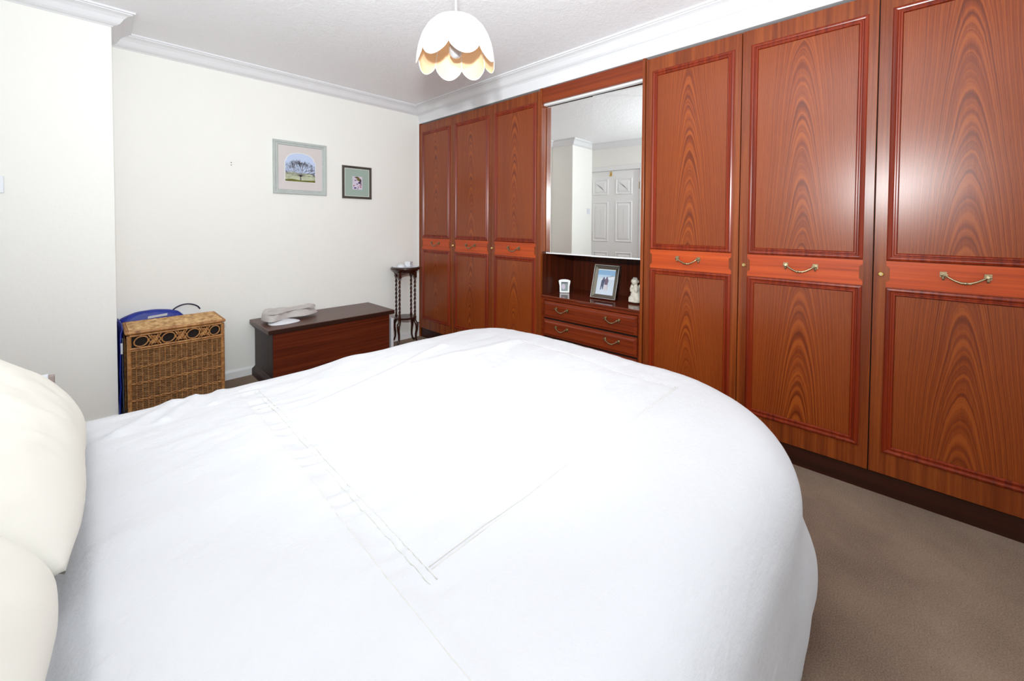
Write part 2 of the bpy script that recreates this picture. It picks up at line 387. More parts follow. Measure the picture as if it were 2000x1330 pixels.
for k in range(3): wardrobe_door(wr, YM1-(.004 if k == 0 else 0)-k*d, YM1-(k+1)*d, None if k == 0 else YM1-k*d-.026)
# mirror cabinet between them
ma, mb_ = YM1+.0185, YM0-.0185
XB = 2.90
mc = thing('mirror_cabinet', 'wall unit with two mirror doors under a wooden pelmet between the wardrobes', 'mirror cabinet', (W, (ma+mb_)/2, .97))
obj('pelmet', bx(W+.004, W+.024, ma, mb_, 2.118, 2.2279), WH, mc, bevel=.0015)
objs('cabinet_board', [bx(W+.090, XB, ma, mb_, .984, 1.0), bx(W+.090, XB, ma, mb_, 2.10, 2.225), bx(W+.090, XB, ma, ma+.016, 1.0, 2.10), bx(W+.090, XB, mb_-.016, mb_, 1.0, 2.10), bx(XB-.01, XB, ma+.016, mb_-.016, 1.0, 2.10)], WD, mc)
obj('light_batten', bx(W+.025, W+.060, ma, mb_, 2.104, 2.150), ALU, mc, label='white strip light housing under the pelmet')
ms = 1.556
def mirror_door(ya, yb, ang, x):
    c_ = Matrix.Translation((x, (ya+yb)/2, 0)) @ Matrix.Rotation(rad(ang), 4, 'Z') @ Matrix.Translation((-x, -(ya+yb)/2, 0))
    g = obj('mirror_door', bx(x, x+.004, ya+.001, yb-.001, .976, 2.098).xf(c_), MIRROR, mc)
    obj('edge_trim', bx(x-.001, x+.008, ya+.001, yb-.001, .966, .976).xf(c_), ALU, g)
    obj('backing', bx(x+.0042, x+.016, ya+.001, yb-.001, .978, 2.094).xf(c_), BLACK, g)
mirror_door(ms, mb_-.003, .95, W+.062)
mirror_door(ma+.003, ms, 2.65, W+.062)
# drawer chest in the alcove
ch = thing('drawer_chest', 'low reddish wood drawer unit in the alcove below the mirrors', 'drawer unit', (W+.1, (ma+mb_)/2, 0))
XD = W+.012
obj('top', bx(XD-.004, XB-.01, ma, mb_, .630, .648), wood('polished_top', S(58, 20, 9), S(88, 32, 14), S(108, 42, 19), 'y', False, .06, .9), ch, bevel=.003)
obj('top_rail', bx(XD+.004, XD+.02, ma, mb_, .612, .630), WMD, ch)
obj('back_panel', bx(XB-.01, XB, ma, mb_, 0, .983), WDK, ch)  # alcove shade is put into the back panel's colour
objs('alcove_shade_sheet', [bx(W+.02, XB-.01, ma, ma+.002, .649, .983), bx(W+.02, XB-.01, mb_-.002, mb_, .649, .983)], WDK, ch)  # thin dark sheets over the end panels, painted as alcove shade
obj('body', bx(XD+.022, XB-.012, ma+.001, mb_-.001, .0, .60), BLACK, ch)
objs('side_strip', [bx(XD+.004, XD+.02, ma, ma+.016, 0, .612), bx(XD+.004, XD+.02, mb_-.016, mb_, 0, .612)], WMD, ch)
for k in range(4):
    z1_ = .606-k*.141; z0_ = z1_-.128; ya, yb = ma+.020, mb_-.020
    dd = obj('drawer', MB().frame((XD+.018, ya, z0_), (0, 1, 0), (0, 0, 1), XF, yb-ya, z1_-z0_, [(0, 0), (0, .014), (.004, .018), (.010, .018), (.022, .025), (.0635, .025), (.0635, 0)]), WMD, ch)
    for yy in (1.769, 1.357): swan_handle(dd, XD-.007, yy, (z0_+z1_)/2+.020, .046, .85)

# ------------------------------------------------------------------ bed
TOPZ = .615
bed = thing('bed', 'double divan bed under the white duvet, head against the left wall', 'bed', (.5, .95, 0))
obj('divan_base', bx(-.45, 1.48, .34, 1.62, .05, .34), MATT, bed, bevel=.02)
obj('mattress', bx(-.45, 1.50, .34, 1.62, .342, .555), MATT, bed, bevel=.04)
obj('headboard', bx(-.598, -.485, .25, 1.70, .05, 1.10), TAUPE, bed, bevel=.03)
def duvet():
    X0, X1, Y0, Y1 = -.43, 1.595, .30, 1.645; R = .145
    rc = {'nf': .40, 'ff': .20, 'h': .12}
    out = []                      # (point, outward normal)
    def arc(cx, cy, r, a0, a1, n):
        for k in range(n): a = rad(a0+(a1-a0)*k/n); out.append((Vector((cx+r*cos(a), cy+r*sin(a))), Vector((cos(a), sin(a)))))
    def line(a, b, nn_, n):
        for k in range(n): out.append((Vector(a).lerp(Vector(b), k/n), Vector(nn_)))
    a, b, h = rc['nf'], rc['ff'], rc['h']
    line((X0+h, Y0), (X1-a, Y0), (0, -1), 110); arc(X1-a, Y0+a, a, -90, 0, 56)
    line((X1, Y0+a), (X1, Y1-b), (1, 0), 60); arc(X1-b, Y1-b, b, 0, 90, 32)
    line((X1-b, Y1), (X0+h, Y1), (0, 1), 110); arc(X0+h, Y1-h, h, 90, 180, 12)
    line((X0, Y1-h), (X0, Y0+h), (-1, 0), 60); arc(X0+h, Y0+h, h, 180, 270, 12)
    N = len(out); C = Vector((.55, .97))
    def top(x, y):
        P = Vector((x*1.1, y*3.0, 0))
        z = .010*noise.fractal(Vector((x*1.6, y*1.8, 3)), 1, 2, 3)
        z += .0040*noise.fractal(Vector((x*3+y*1.2, y*11-x*3, 7)), .9, 2, 4)*(1 if y > .55 else .35)
        sx = .400+.018*(y-1.2)
        if .50 < y < 1.62:                                    # double-stitched seam across the bed and the gathers beside it
            for k in (-.006, .006): z += .0022*exp(-((x-sx-k)/.0030)**2)
            z -= .0020*exp(-((x-sx)/.020)**2)
            z += .0026*sin(y*105+2*sin(y*31))*exp(-((x-sx+.024)/.028)**2)
            z += .0016*sin(y*74+1.5*sin(y*23))*exp(-((x-sx-.06)/.06)**2)
        if y < 1.66: z += .004/(1+exp((x-(.352+.010*sin(y*7)))*260))
        if sx < x < 1.50:
            for k in (-.004, .004): z += .0016*exp(-((y-.555-k)/.0028)**2)
            z -= .0012*exp(-((y-.555)/.014)**2)
        if .55 < y < 1.55: z += .0016*exp(-((x-1.47)/.003)**2)-.002*exp(-((x-1.47)/.014)**2)
        # raised creases
        for (ax, ay, bx_, by_, wd, hh) in ((.50, 1.30, 1.15, 1.50, .020, .009), (.60, .95, 1.10, 1.12, .018, .006), (.9, 1.38, 1.45, 1.30, .03, .010), (.48, .78, .95, .92, .014, .004), (1.0, .85, 1.15, 1.25, .03, .005),
                                           (.05, 1.50, .20, 1.66, .02, .016), (.15, 1.52, .27, 1.68, .016, .016), (.62, 1.50, .80, 1.66, .05, .010), (.28, 1.56, .34, 1.70, .012, .010)):
            A = Vector((ax, ay)); B = Vector((bx_, by_)); q = Vector((x, y)); t_ = max(0, min(1, (q-A).dot(B-A)/(B-A).length_squared)); dd_ = (q-A.lerp(B, t_)).length
            z += hh*exp(-(dd_/wd)**2)
        # embroidered centre
        dc = sqrt((x-1.06)**2+(y-1.18)**2)
        if dc < .2: z += .0020*max(0, sin(dc*150))*abs(sin(6*math.atan2(y-1.18, x-1.06)))
        z += .02*max(0, 1-((x-1.30)/.5)**2)*max(0, 1-((y-1.25)/.5)**2)
        if x < 0: z -= .03*min(1, -x/.05)
        return z
    rings = []; K1, K2, K3 = 110, 14, 26
    for k in range(K1+1):
        t_ = (k/K1); row = []
        for p, nn_ in out: q = C.lerp(p, t_); row.append((q.x, q.y, TOPZ+top(q.x, q.y)))
        rings.append(row)
    for k in range(1, K2+K3+1):
        row = []
        for i, (p, nn_) in enumerate(out):
            if k <= K2: th = pi/2*k/K2; o_ = R*sin(th); dz = R*(1-cos(th)); low = 0
            else: low = (k-K2)/K3; o_ = R; dz = R+low*(TOPZ-R-.07)
            lowE = 1 if k > K2 else sin(pi/2*k/K2)
            q = p+nn_*o_
            fold = noise.noise(Vector((q.x*5.0, q.y*5.0, 1.3)))*.7+noise.noise(Vector((q.x*15, q.y*15, 5)))*.75
            corner = exp(-((nn_.x-.42)/.30)**2) if nn_.y < -.2 and p.x > X1-a-.001 else 0
            q = q+nn_*(low*.020*fold + .062*corner*sin(pi*low**1.35)**1.3 - .012*corner*low)
            corner2 = exp(-((nn_.x-.7)/.25)**2) if nn_.x > .1 and nn_.y > .1 else 0
            q = q+nn_*.03*corner2*low
            zt = top(p.x, p.y)*(1-lowE)
            row.append((q.x, q.y, TOPZ+zt-dz+.012*fold*low))
        rings.append(row)
    m = MB(); m.grid(lambda i, j: rings[i][j], len(rings), N, False, True)
    return m, top
DM, DTOP = duvet()
du = tag(obj('duvet', DM, DUVET, smooth=True), 'plain white duvet spread over the whole bed, hanging over its sides', 'duvet')
md = du.modifiers.new('thickness', 'SOLIDIFY'); md.thickness = .004; md.offset = -1

def seam(pts, off):
    """pair of stitched ridges along a line on the top of the duvet"""
    P = []
    for k in range(121):
        f = k/120*(len(pts)-1); i = min(int(f), len(pts)-2); g = f-i; a, b = pts[i], pts[i+1]
        x, y = a[0]*(1-g)+b[0]*g+off[0], a[1]*(1-g)+b[1]*g+off[1]; P.append((x, y, TOPZ+DTOP(x, y)-.0004))
    obj('seam', MB().tube(P, .0011, 5), STITCH, du, smooth=True)
for o_ in (-.007, .007):
    seam([(.388, .53), (.395, .9), (.403, 1.3), (.405, 1.60)], (o_, 0))
    seam([(.40, .555), (1.0, .558), (1.47, .555)], (0, o_*.6))
    seam([(1.47, .555), (1.475, 1.0), (1.47, 1.55)], (o_*.6, 0))
seam([(.330, .30), (.345, .9), (.352, 1.3), (.356, 1.62)], (0, 0))
def pillow(name, cx, cy, cz, lx, ly, th, tilt, label, pinch=0, yaw=0):
    m = MB(); nu, nv = 60, 72
    def P(side):
        def f(i, j):
            u, v = -1+2*i/(nu-1), -1+2*j/(nv-1)
            e = max(0, (1-abs(u)**2.9))**.5*max(0, (1-abs(v)**3.6))**.52
            sh = 1-.05*(1-abs(v))*0
            x = u*lx/2*(1-.05*(1-v*v)*0-.03*abs(v)**3); y = v*ly/2*(1-.03*abs(u)**3)
            z = th/2*e*side
            z += .010*noise.noise(Vector((u*2, v*3, side*3.1+cy)))*e
            z += .004*noise.noise(Vector((u*3+v*4, v*9-u*5, side+cy)))*e
            x += .006*noise.noise(Vector((v*3, u*1.5, cy)))
            # creases at the corners
            if pinch: z -= side*.02*exp(-((v-pinch)/.05)**2)*max(0, u)**2*e; 
            return (x, y, z)
        return f
    m.grid(P(1), nu, nv); m.grid(P(-1), nu, nv)
    m.xf(Matrix.Translation((cx, cy, cz)) @ Matrix.Rotation(rad(yaw), 4, 'Z') @ Matrix.Rotation(rad(tilt), 4, 'Y'))
    o = obj(name, m, PILLOW, smooth=True)
    import bmesh
    bm = bmesh.new(); bm.from_mesh(o.data); bmesh.ops.remove_doubles(bm, verts=bm.verts, dist=.0008); bmesh.ops.recalc_face_normals(bm, faces=bm.faces); bm.to_mesh(o.data); bm.free()
    return tag(o, label, 'pillow', 'pillows at the head of the bed')
pillow('pillow', -.236, 1.205, .853, .56, .70, .20, 40, 'plump cream-white pillow leaning at the head of the bed, far side')
pillow('pillow', -.278, .500, .868, .56, .745, .21, 40, 'cream-white leaning pillow nearest the viewer, cut off by the lower left corner', yaw=-5.0)

# bedside unit with raised end panel, lace over it
ns = thing('bedside_table', 'taupe bedside unit whose raised end panel shows behind the far pillow', 'bedside table', (-.34, 2.15, 0))
NZ = .50
obj('end_panel', bx(-.575, -.083, 1.985, 2.003, 0, .690), TAUPE, ns, bevel=.003)
obj('end_panel', bx(-.575, -.083, 2.31, 2.328, 0, .50), TAUPE, ns, bevel=.003)
obj('body', bx(-.570, -.092, 2.004, 2.309, .06, NZ-.02), TAUPE, ns)
obj('top', bx(-.575, -.083, 2.004, 2.309, NZ-.02, NZ), TAUPE, ns, bevel=.003)
for k in range(2): dd = obj('drawer', bx(-.092, -.082, 2.010, 2.304, .285-.215*k, .475-.215*k), TAUPE, ns, bevel=.002); obj('knob', MB().lathe([(0, 0), (.008, 0), (.008, .012), (.014, .018), (.0, .026)], 0, 0, 14).xf(Matrix.Translation((-.082, 2.157, .38-.215*k)) @ Matrix.Rotation(pi/2, 4, 'Y')), BRASS, dd)
def lace():
    m = MB(); n_ = 24; X_ = lambda i: -.50+i*.0175
    drop = lambda i: (.052 if i % 2 else .022)+.012*sin(i*1.3)
    rows = [[(X_(i)+(.012 if r == 0 and i % 2 else 0), (1.9835-.004*(r == 0), 1.9825, 1.9835, 2.0045, 2.0055)[r], (.690-drop(i), .685, .6925, .6925, .66)[r]) for i in range(n_)] for r in range(5)]
    m.grid(lambda i, j: rows[i][j], 5, n_); return m
o = tag(obj('lace_cloth', lace(), WHC), 'white pointed-edge lace cloth hanging over the bedside panel behind the pillow', 'lace cloth')
md = o.modifiers.new('thickness', 'SOLIDIFY'); md.thickness = .0012; md.offset = 0

# ------------------------------------------------------------------ pendant lamp
LX, LY = 1.123, 1.377
lamp = thing('pendant_lamp', 'white scalloped fabric pendant lampshade hanging from the ceiling', 'lamp', (LX, LY, H))
LP = [(.022, 2.084), (.060, 2.079), (.096, 2.062), (.123, 2.036), (.143, 2.004), (.156, 1.970), (.163, 1.942), (.166, 1.917)]
base_a = math.atan2(-LY, -LX)
def shade_pt(i, j, NS, rs=1.0, ni=22):
    a = 2*pi*j/NS; kk = 8; ph = (a*kk/(2*pi)) % 1.0            # 0 at cusp
    t_ = i/(ni-1); fr = t_*(len(LP)-1); q = min(int(fr), len(LP)-2); g = fr-q
    r = LP[q][0]*(1-g)+LP[q+1][0]*g; z = LP[q][1]*(1-g)+LP[q+1][1]*g
    z -= .047*(sin(pi*ph)**.75)*t_**3
    r *= 1-.035*(1-abs(2*ph-1)**2)*(-1)*t_*(1-.4*t_)-.012*(1-sin(pi*ph))
    r *= rs; A = a+base_a-rad(10)
    return (LX+r*cos(A), LY+r*sin(A), z)
NS = 96
obj('lamp_shade', MB().grid(lambda i, j: shade_pt(i, j, NS), 22, NS, False, True), SHADE, lamp, smooth=True)
obj('shade_lining', MB().grid(lambda i, j: shade_pt(i, j, NS, .982), 22, NS, False, True), LIN, lamp, smooth=True, label='peach fabric lining')
m = MB()
for k in range(8): m.tube([shade_pt(i, k*12, NS, .975) for i in range(0, 22, 3)], .0022, 6)
m.tube([Vector(shade_pt(21, j, NS, .99)) for j in range(NS)], .0018, 6, closed=True)
obj('trim', m, SHADE, lamp, smooth=True)
obj('cord', MB().tube([(LX, LY, 2.385), (LX, LY, 2.10)], .0035), PLASTIC, lamp, smooth=True)
obj('ceiling_rose', MB().lathe([(.008, 2.365), (.03, 2.37), (.045, 2.385), (.047, 2.4)], LX, LY, 24), PLASTIC, lamp, smooth=True)
obj('lamp_holder', MB().lathe([(.006, 2.095), (.016, 2.08), (.016, 2.03), (.019, 2.025), (.019, 2.01), (0, 2.01)], LX, LY, 20), PLASTIC, lamp, smooth=True)
obj('bulb', MB().lathe([(.013, 2.01), (.015, 1.995), (.024, 1.975), (.030, 1.95), (.028, 1.930), (.016, 1.914), (0.0, 1.910)], LX, LY, 24), plain('frosted_bulb', S(205, 205, 208), .2), lamp, smooth=True)
m = MB()
for k in range(4): a = k*pi/2+.3; m.tube([(LX+.016*cos(a), LY+.016*sin(a), 2.072), (LX+.030*cos(a), LY+.030*sin(a), 2.080)], .0015, 6)
obj('spider', m, CHROME, lamp)

# ------------------------------------------------------------------ pictures
def picture(x0, x1, z0, z1, fw_, th, fmat, mount, label):
    t_ = thing('framed_picture', label, 'picture', ((x0+x1)/2, D, z0))
    o = (x1, D, z0); U = (-1, 0, 0); V = (0, 0, 1); N = (0, -1, 0)
    obj('frame', MB().frame(o, U, V, N, x1-x0, z1-z0, [(0, .001), (0, th*.8), (fw_*.12, th), (fw_*.45, th*.95), (fw_*.6, th*.7), (fw_*.85, th*.75), (fw_, th*.5), (fw_, .001)]), fmat, t_)
    obj('mount', bx(x0+fw_*.9, x1-fw_*.9, D-.008, D-.002, z0+fw_*.9, z1-fw_*.9), mount, t_)
    return t_
# the picture of a bare tree
def fpoly(m, pts, y): m.add([(x, y, z) for x, z in pts], [tuple(range(len(pts)))]); return m
P1 = picture(1.056, 1.484, 1.434, 1.872, .038, .02, SAGE, MAT1, 'larger framed picture of a bare tree in a pale sage frame on the far wall')
ax0, ax1, az0, azs, azt = 1.147, 1.388, 1.541, 1.712, 1.778
def arch(gr):
    cx = (ax0+ax1)/2; hw = (ax1-ax0)/2-.010; pts = [(ax0-gr, az0-gr), (ax1+gr, az0-gr), (ax1+gr, azs+gr*.4), (cx+hw+gr, azs+gr)]
    for k in range(1, 16): a = pi*k/16; pts.append((cx+(hw+gr)*cos(a), azs+gr+(azt-azs)*sin(a)**.9))
    pts += [(cx-hw-gr, azs+gr), (ax0-gr, azs+gr*.4)]; return pts
art = obj('painting', fpoly(MB(), arch(0), D-.0102), flat('art_sky', 196, 210, 238), P1)
obj('mount_bevel', fpoly(MB(), arch(.0035), D-.0092), WBEV, P1)
obj('meadow', fpoly(MB(), [(ax0, az0), (ax1, az0), (ax1, az0+.062), (1.33, az0+.075), (1.26, az0+.070), (1.2, az0+.078), (ax0, az0+.070)], D-.0106), plain('art_meadow', S(200, 206, 178), .9, 0, .1, None, .3), art)
obj('meadow_edge', fpoly(MB(), [(ax0, az0), (ax1, az0), (ax1, az0+.018), (1.27, az0+.012), (1.2, az0+.020), (ax0, az0+.014)], D-.0109), plain('art_grass', S(126, 124, 66), .9, 0, .1, None, .4), art)
m = MB(); rnd = random.Random(3)
def branch(x, z, a, L, wd, dep):
    x2, z2 = x+L*cos(a), z+L*sin(a); nx, nz = -sin(a)*wd/2, cos(a)*wd/2; w2 = .7
    m.add([(x-nx, D-.0112, z-nz), (x+nx, D-.0112, z+nz), (x2+nx*w2, D-.0112, z2+nz*w2), (x2-nx*w2, D-.0112, z2-nz*w2)], [(0, 1, 2, 3)])
    if dep:
        for k in range(3 if dep > 1 else 4):
            branch(x2, z2, a+rnd.uniform(-.75, .75), L*rnd.uniform(.55, .80), wd*.62, dep-1)
for k in range(15): branch(1.268, az0+.046, rad(6+12*k)+rnd.uniform(-.05, .05), .046*(1+.25*cos(rad(6+12*k))**2), .0034, 4)
branch(1.268, az0+.006, pi/2, .046, .011, 0)
m.v = [(max(ax0+.002, min(ax1-.002, p[0])), p[1], min(azt-.006, max(az0+.012, p[2]))) for p in m.v]
obj('painted_tree', m, flat('art_bark', 118, 110, 110), art)
P2 = picture(1.628, 1.912, 1.421, 1.7215, .022, .018, DGRN, MAT2, 'smaller framed picture with a pale green mount, nearer the wardrobe')
obj('mount_line', MB().frame((1.892, D-.0078, 1.440), (-1, 0, 0), (0, 0, 1), (0, -1, 0), .244, .262, [(0, 0), (0, .0008), (.006, .0008), (.006, 0)]), WBEV, P2)
ar2 = obj('print', bx(1.724, 1.820, D-.0090, D-.0082, 1.507, 1.628), flat('print_lilac', 214, 204, 220), P2)
blobs = [(1.77, 1.618, .024, .008, (96, 84, 50)), (1.785, 1.602, .018, .014, (120, 112, 62)), (1.800, 1.588, .010, .020, (86, 70, 70)), (1.752, 1.592, .012, .005, (110, 84, 120)), (1.79, 1.57, .014, .009, (70, 58, 96)), (1.806, 1.560, .006, .020, (120, 92, 110)), (1.770, 1.558, .010, .004, (50, 44, 90)),
         (1.738, 1.541, .007, .005, (130, 60, 90)), (1.75, 1.521, .014, .006, (60, 48, 120)), (1.775, 1.515, .007, .003, (40, 34, 90)), (1.780, 1.530, .006, .004, (80, 60, 60)), (1.803, 1.532, .009, .006, (170, 80, 90)), (1.795, 1.546, .006, .005, (190, 120, 150))]
for k, (x, z, a, b, c_) in enumerate(blobs):
    obj('flower_blot', fpoly(MB(), [(x+a*cos(t_*pi/4)*(1+.25*sin(t_*5+k)), z+b*sin(t_*pi/4)*(1+.2*cos(t_*3+k))) for t_ in range(8)], D-.0094-.00003*k), flat('blot_%d' % k, *c_), ar2)

# two fixing holes and the light switch
for z in (1.632, 1.650): tag(obj('wall_hole', MB().lathe([(0, 0), (.004, 0), (.003, .0015), (0, .0015)], 0, 0, 10).xf(Matrix.Translation((.772, D+.0005, z)) @ Matrix.Rotation(pi/2, 4, 'X')), HOLE), ('upper' if z > 1.64 else 'lower')+' of two tiny dark fixing holes in the far wall above the wicker basket', 'wall hole', 'fixing holes in the far wall')
sw = thing('light_switch', 'white plastic light switch on the chimney breast at the left edge', 'switch', (-.337, YC, 1.385))
obj('plate', bx(-.380, -.294, YC-.009, YC, 1.342, 1.428), PLASTIC, sw, bevel=.003)
obj('rocker', bx(-.350, -.324, YC-.013, YC-.008, 1.368, 1.402), PLASTIC, sw, bevel=.002)

# ------------------------------------------------------------------ blanket chest
cc = thing('blanket_chest', 'long dark brown wooden chest with a plain overhanging lid against the far wall', 'chest', (1.375, 3.38, 0))
obj('body', bx(.912, 1.838, 3.163, 3.598, .02, .406), WCS, cc)
obj('front_panel', bx(.914, 1.836, 3.157, 3.163, .06, .406), WCH, cc)
obj('lid', bx(.877, 1.873, 3.129, 3.604, .406, .4395), WCL, cc, bevel=.004, label='lid')
obj('lid_edge', bx(.879, 1.871, 3.1275, 3.131, .4065, .4365), wood('lid_edge_dark', S(30, 13, 8), S(44, 20, 13), S(54, 26, 17), 'x', False, .3), cc)
m = MB().frame((.890, 3.135, 0), (1, 0, 0), (0, 1, 0), (0, 0, 1), .970, .468, [(0, 0), (0, .045), (.003, .055), (.010, .064), (.017, .076), (.0225, .080), (.026, .070), (.026, 0)])
obj('plinth', m, WCS, cc)
# folded garments on the lid
def cloth(outline, z, h, seed, wav=8, amp=.35, roll=1.0):
    m = MB(); cx = sum(p[0] for p in outline)/len(outline); cy = sum(p[1] for p in outline)/len(outline); NN = 96; K = 26
    def edge(t_):
        n_ = len(outline); f = t_*n_; i = int(f) % n_; g = f-int(f); P_ = [outline[(i+k) % n_] for k in (-1, 0, 1, 2)]
        cr = lambda a, b, c_, d_: .5*((2*b)+(-a+c_)*g+(2*a-5*b+4*c_-d_)*g*g+(-a+3*b-3*c_+d_)*g**3)
        return [cr(*[p[k] for p in P_]) for k in range(3)]
    E_ = [edge(k/NN) for k in range(NN)]
    def P(i, j):
        t_ = i/(K-1); ex, ey, eh = E_[j]; x, y = cx+(ex-cx)*t_, cy+(ey-cy)*t_
        prof = (1-t_**5)**.45; hh = (h*(1-t_)+eh*t_)
        f = noise.fractal(Vector((x*wav, y*wav*1.8, seed)), .9, 2, 3)
        return (x, y, z+max(.0012, hh*prof*(1+amp*f)))
    m.grid(P, K, NN, False, True)
    m.grid(lambda i, j: (cx+(E_[j][0]-cx)*i, cy+(E_[j][1]-cy)*i, z+.0008), 2, NN, False, True)
    return m
ZL = .4400
tag(obj('folded_garment', cloth([(.935, 3.27, .012), (1.02, 3.235, .012), (1.12, 3.26, .012), (1.14, 3.31, .012), (1.06, 3.40, .02), (.95, 3.38, .02)], ZL, .022, 4), WHC, smooth=True), 'white folded garment underneath the grey one on the chest lid', 'garment', 'folded clothes on the chest')
g = tag(obj('folded_garment', cloth([(.915, 3.32, .055), (.955, 3.275, .050), (1.08, 3.345, .028), (1.20, 3.33, .020), (1.315, 3.40, .038), (1.30, 3.46, .045), (1.16, 3.49, .034), (1.02, 3.50, .060), (.915, 3.44, .080)], ZL+.022, .052, 9, 9, .40), GREYC, smooth=True), 'crumpled light grey folded garment lying on the chest lid', 'garment', 'folded clothes on the chest')

obj('sleeve', cloth([(.93, 3.33, .010), (.99, 3.30, .014), (1.12, 3.37, .010), (1.24, 3.385, .012), (1.31, 3.42, .030), (1.29, 3.455, .034), (1.15, 3.46, .012), (1.03, 3.455, .016), (.95, 3.42, .020)], ZL+.070, .014, 21, 12, .5), GREYC, g, smooth=True)
# board leaning between the chest and the stand
o = tag(obj('white_board', bx(1.878, 1.905, 3.20, 3.60, 0, .352), FOAM, bevel=.003), 'narrow white board standing on edge between the chest and the plant stand', 'board')
# ------------------------------------------------------------------ plant stand
SX, SY = 2.185, 3.45
st = thing('plant_stand', 'dark wood round plant stand with barley-twist legs in the far corner', 'plant stand', (SX, SY, 0))
obj('top', MB().lathe([(.0, .722), (.105, .722), (.118, .728), (.120, .737), (.134, .742), (.144, .752), (.142, .762), (.132, .768), (.128, .762), (0, .762)], SX, SY, 48), WST, st, smooth=True)
obj('shelf', MB().lathe([(0, .262), (.098, .262), (.106, .268), (.106, .274), (.098, .280), (0, .280)], SX, SY, 40), WST, st)
for k in range(4):
    a = rad(206+90*k); cx_, cy_ = SX+.105*cos(a), SY+.105*sin(a)
    m = MB(); n_, K = 12, 70
    def tw(i, j):
        t_ = i/(K-1); z = .30+t_*.37; th = 2*pi*j/n_
        end = min(1, min(t_, 1-t_)/.10); r = .0085+.0032*end*cos(2*th-t_*2*pi*9)+ .003*(1-end)*sin(pi*min(t_, 1-t_)/.10)
        return (cx_+r*cos(th), cy_+r*sin(th), z)
    m.grid(tw, K, n_, False, True)
    m.box(cx_-.013, cx_+.013, cy_-.013, cy_+.013, .668, .724)
    m.lathe([(.008, .245), (.013, .258), (.013, .285), (.009, .302)], cx_, cy_, 12)
    L_ = obj('leg', m, WST, st, smooth=False)
    pts = [(.100, .262), (.112, .235), (.128, .205), (.126, .165), (.116, .12), (.116, .075), (.130, .038), (.155, .012), (.176, .008)]
    obj('foot', MB().tube([(SX+r*cos(a), SY+r*sin(a), z) for r, z in pts], lambda q: (.012, .015, .016, .013, .0105, .009, .009, .010, .006)[q], 10), WST, L_, smooth=True)
    # scroll at the knee
    obj('scroll', MB().tube([(SX+(.140+.008*cos(t_))*cos(a), SY+(.140+.008*cos(t_))*sin(a), .222+.008*sin(t_)) for t_ in [q*.5 for q in range(12)]], .0055, 8), WST, L_, smooth=True)
    # arched apron between this leg and the next
    a2 = a+pi/2; m = MB(); NA = 16
    def ap(i, j):
        t_ = i/(NA-1); A = a+(a2-a)*t_; r = .105*(cos(pi/4)/cos((t_-.5)*pi/2))**.35+ (-.004 if j in (1, 2) else .004)
        zb_ = .722-.012-.038*abs(2*t_-1)**2.2
        return (SX+r*cos(A), SY+r*sin(A), .724 if j in (0, 1) else zb_)
    m.grid(ap, NA, 4, False, True); obj('apron', m, WST, st)
m = MB(); NN = 60
rows = [[(SX+(r+(.006*(1 if j % 2 else -1) if k == 2 else 0))*cos(2*pi*j/NN), SY+(r+(.006*(1 if j % 2 else -1) if k == 2 else 0))*sin(2*pi*j/NN), .7635+z) for j in range(NN)] for k, (r, z) in enumerate(((.001, .001), (.09, .001), (.118, .008)))]
m.grid(lambda i, j: rows[i][j], 3, NN, False, True)
o = tag(obj('doily', m, WHC), 'round white crocheted doily covering the plant stand top', 'doily')
md = o.modifiers.new('thickness', 'SOLIDIFY'); md.thickness = .0015; md.offset = 1
tag(obj('dish', MB().lathe([(.0, .766), (.036, .767), (.040, .772), (.038, .784), (.030, .794), (.016, .800), (0, .801)], SX-.055, SY-.02, 28), PLASTIC, smooth=True), 'small rounded white dish upside down on the doily, left of the cube', 'dish')
cu = thing('plug_adaptor', 'small white cube-shaped plug adaptor with dark holes on the plant stand', 'adaptor', (SX+.045, SY+.01, .766))
mm = Matrix.Translation((SX+.045, SY+.01, 0)) @ Matrix.Rotation(rad(28), 4, 'Z')
obj('casing', bx(-.030, .030, -.028, .028, .766, .818).xf(mm), PLASTIC, cu, bevel=.004)
obj('side_plate', bx(.030, .0315, -.018, .018, .772, .812).xf(mm), HOLE, cu)
for (a, z) in ((-.013, .797), (.013, .805), (.012, .782)): obj('socket_hole', bx(a-.003, a+.003, -.0295, -.027, z-.0035, z+.0035).xf(mm), HOLE, cu)

# ------------------------------------------------------------------ wicker laundry basket
BX0, BX1, BY0, BY1, BH = .153, .627, 3.182, 3.512, .56
wb = thing('laundry_basket', 'tall brown wicker laundry basket with a lid and a band of looped cane', 'basket', ((BX0+BX1)/2, (BY0+BY1)/2, 0))
def weave(o, U, V, N, w_, h_, ns, nr, r=.0022, amp=.0034):
    """woven sheet: weavers undulating over upright stakes"""
    o, U, V, N = map(Vector, (o, U, V, N)); m = MB()
    for k in range(nr):
        v = (k+.5)/nr*h_; s_ = 1 if k % 2 else -1; pts = []
        for q in range(ns*3+1):
            u = q/(ns*3)*w_; pts.append(o+U*u+V*(v+.0007*noise.noise(Vector((u*30, v*50, 2))))+N*(amp*s_*cos(q/3*pi)))
        m.tube(pts, r, 4, caps=False)
    return m
def stakes(o, U, V, N, w_, h_, ns, r=.0034):
    o, U, V, N = map(Vector, (o, U, V, N)); m = MB()
    for k in range(ns+1): u = k/ns*w_; m.tube([o+U*u, o+U*u+V*h_], r, 6)
    return m
ZB = .447
m = weave((BX0+.012, BY0+.010, .012), (1, 0, 0), (0, 0, 1), (0, -1, 0), BX1-BX0-.024, ZB-.016, 17, 78)
obj('woven_front', m, WEAVE, wb, kind='stuff')
obj('stakes', stakes((BX0+.012, BY0+.010, .012), (1, 0, 0), (0, 0, 1), (0, -1, 0), BX1-BX0-.024, ZB-.016, 17), CANE, wb, kind='stuff')
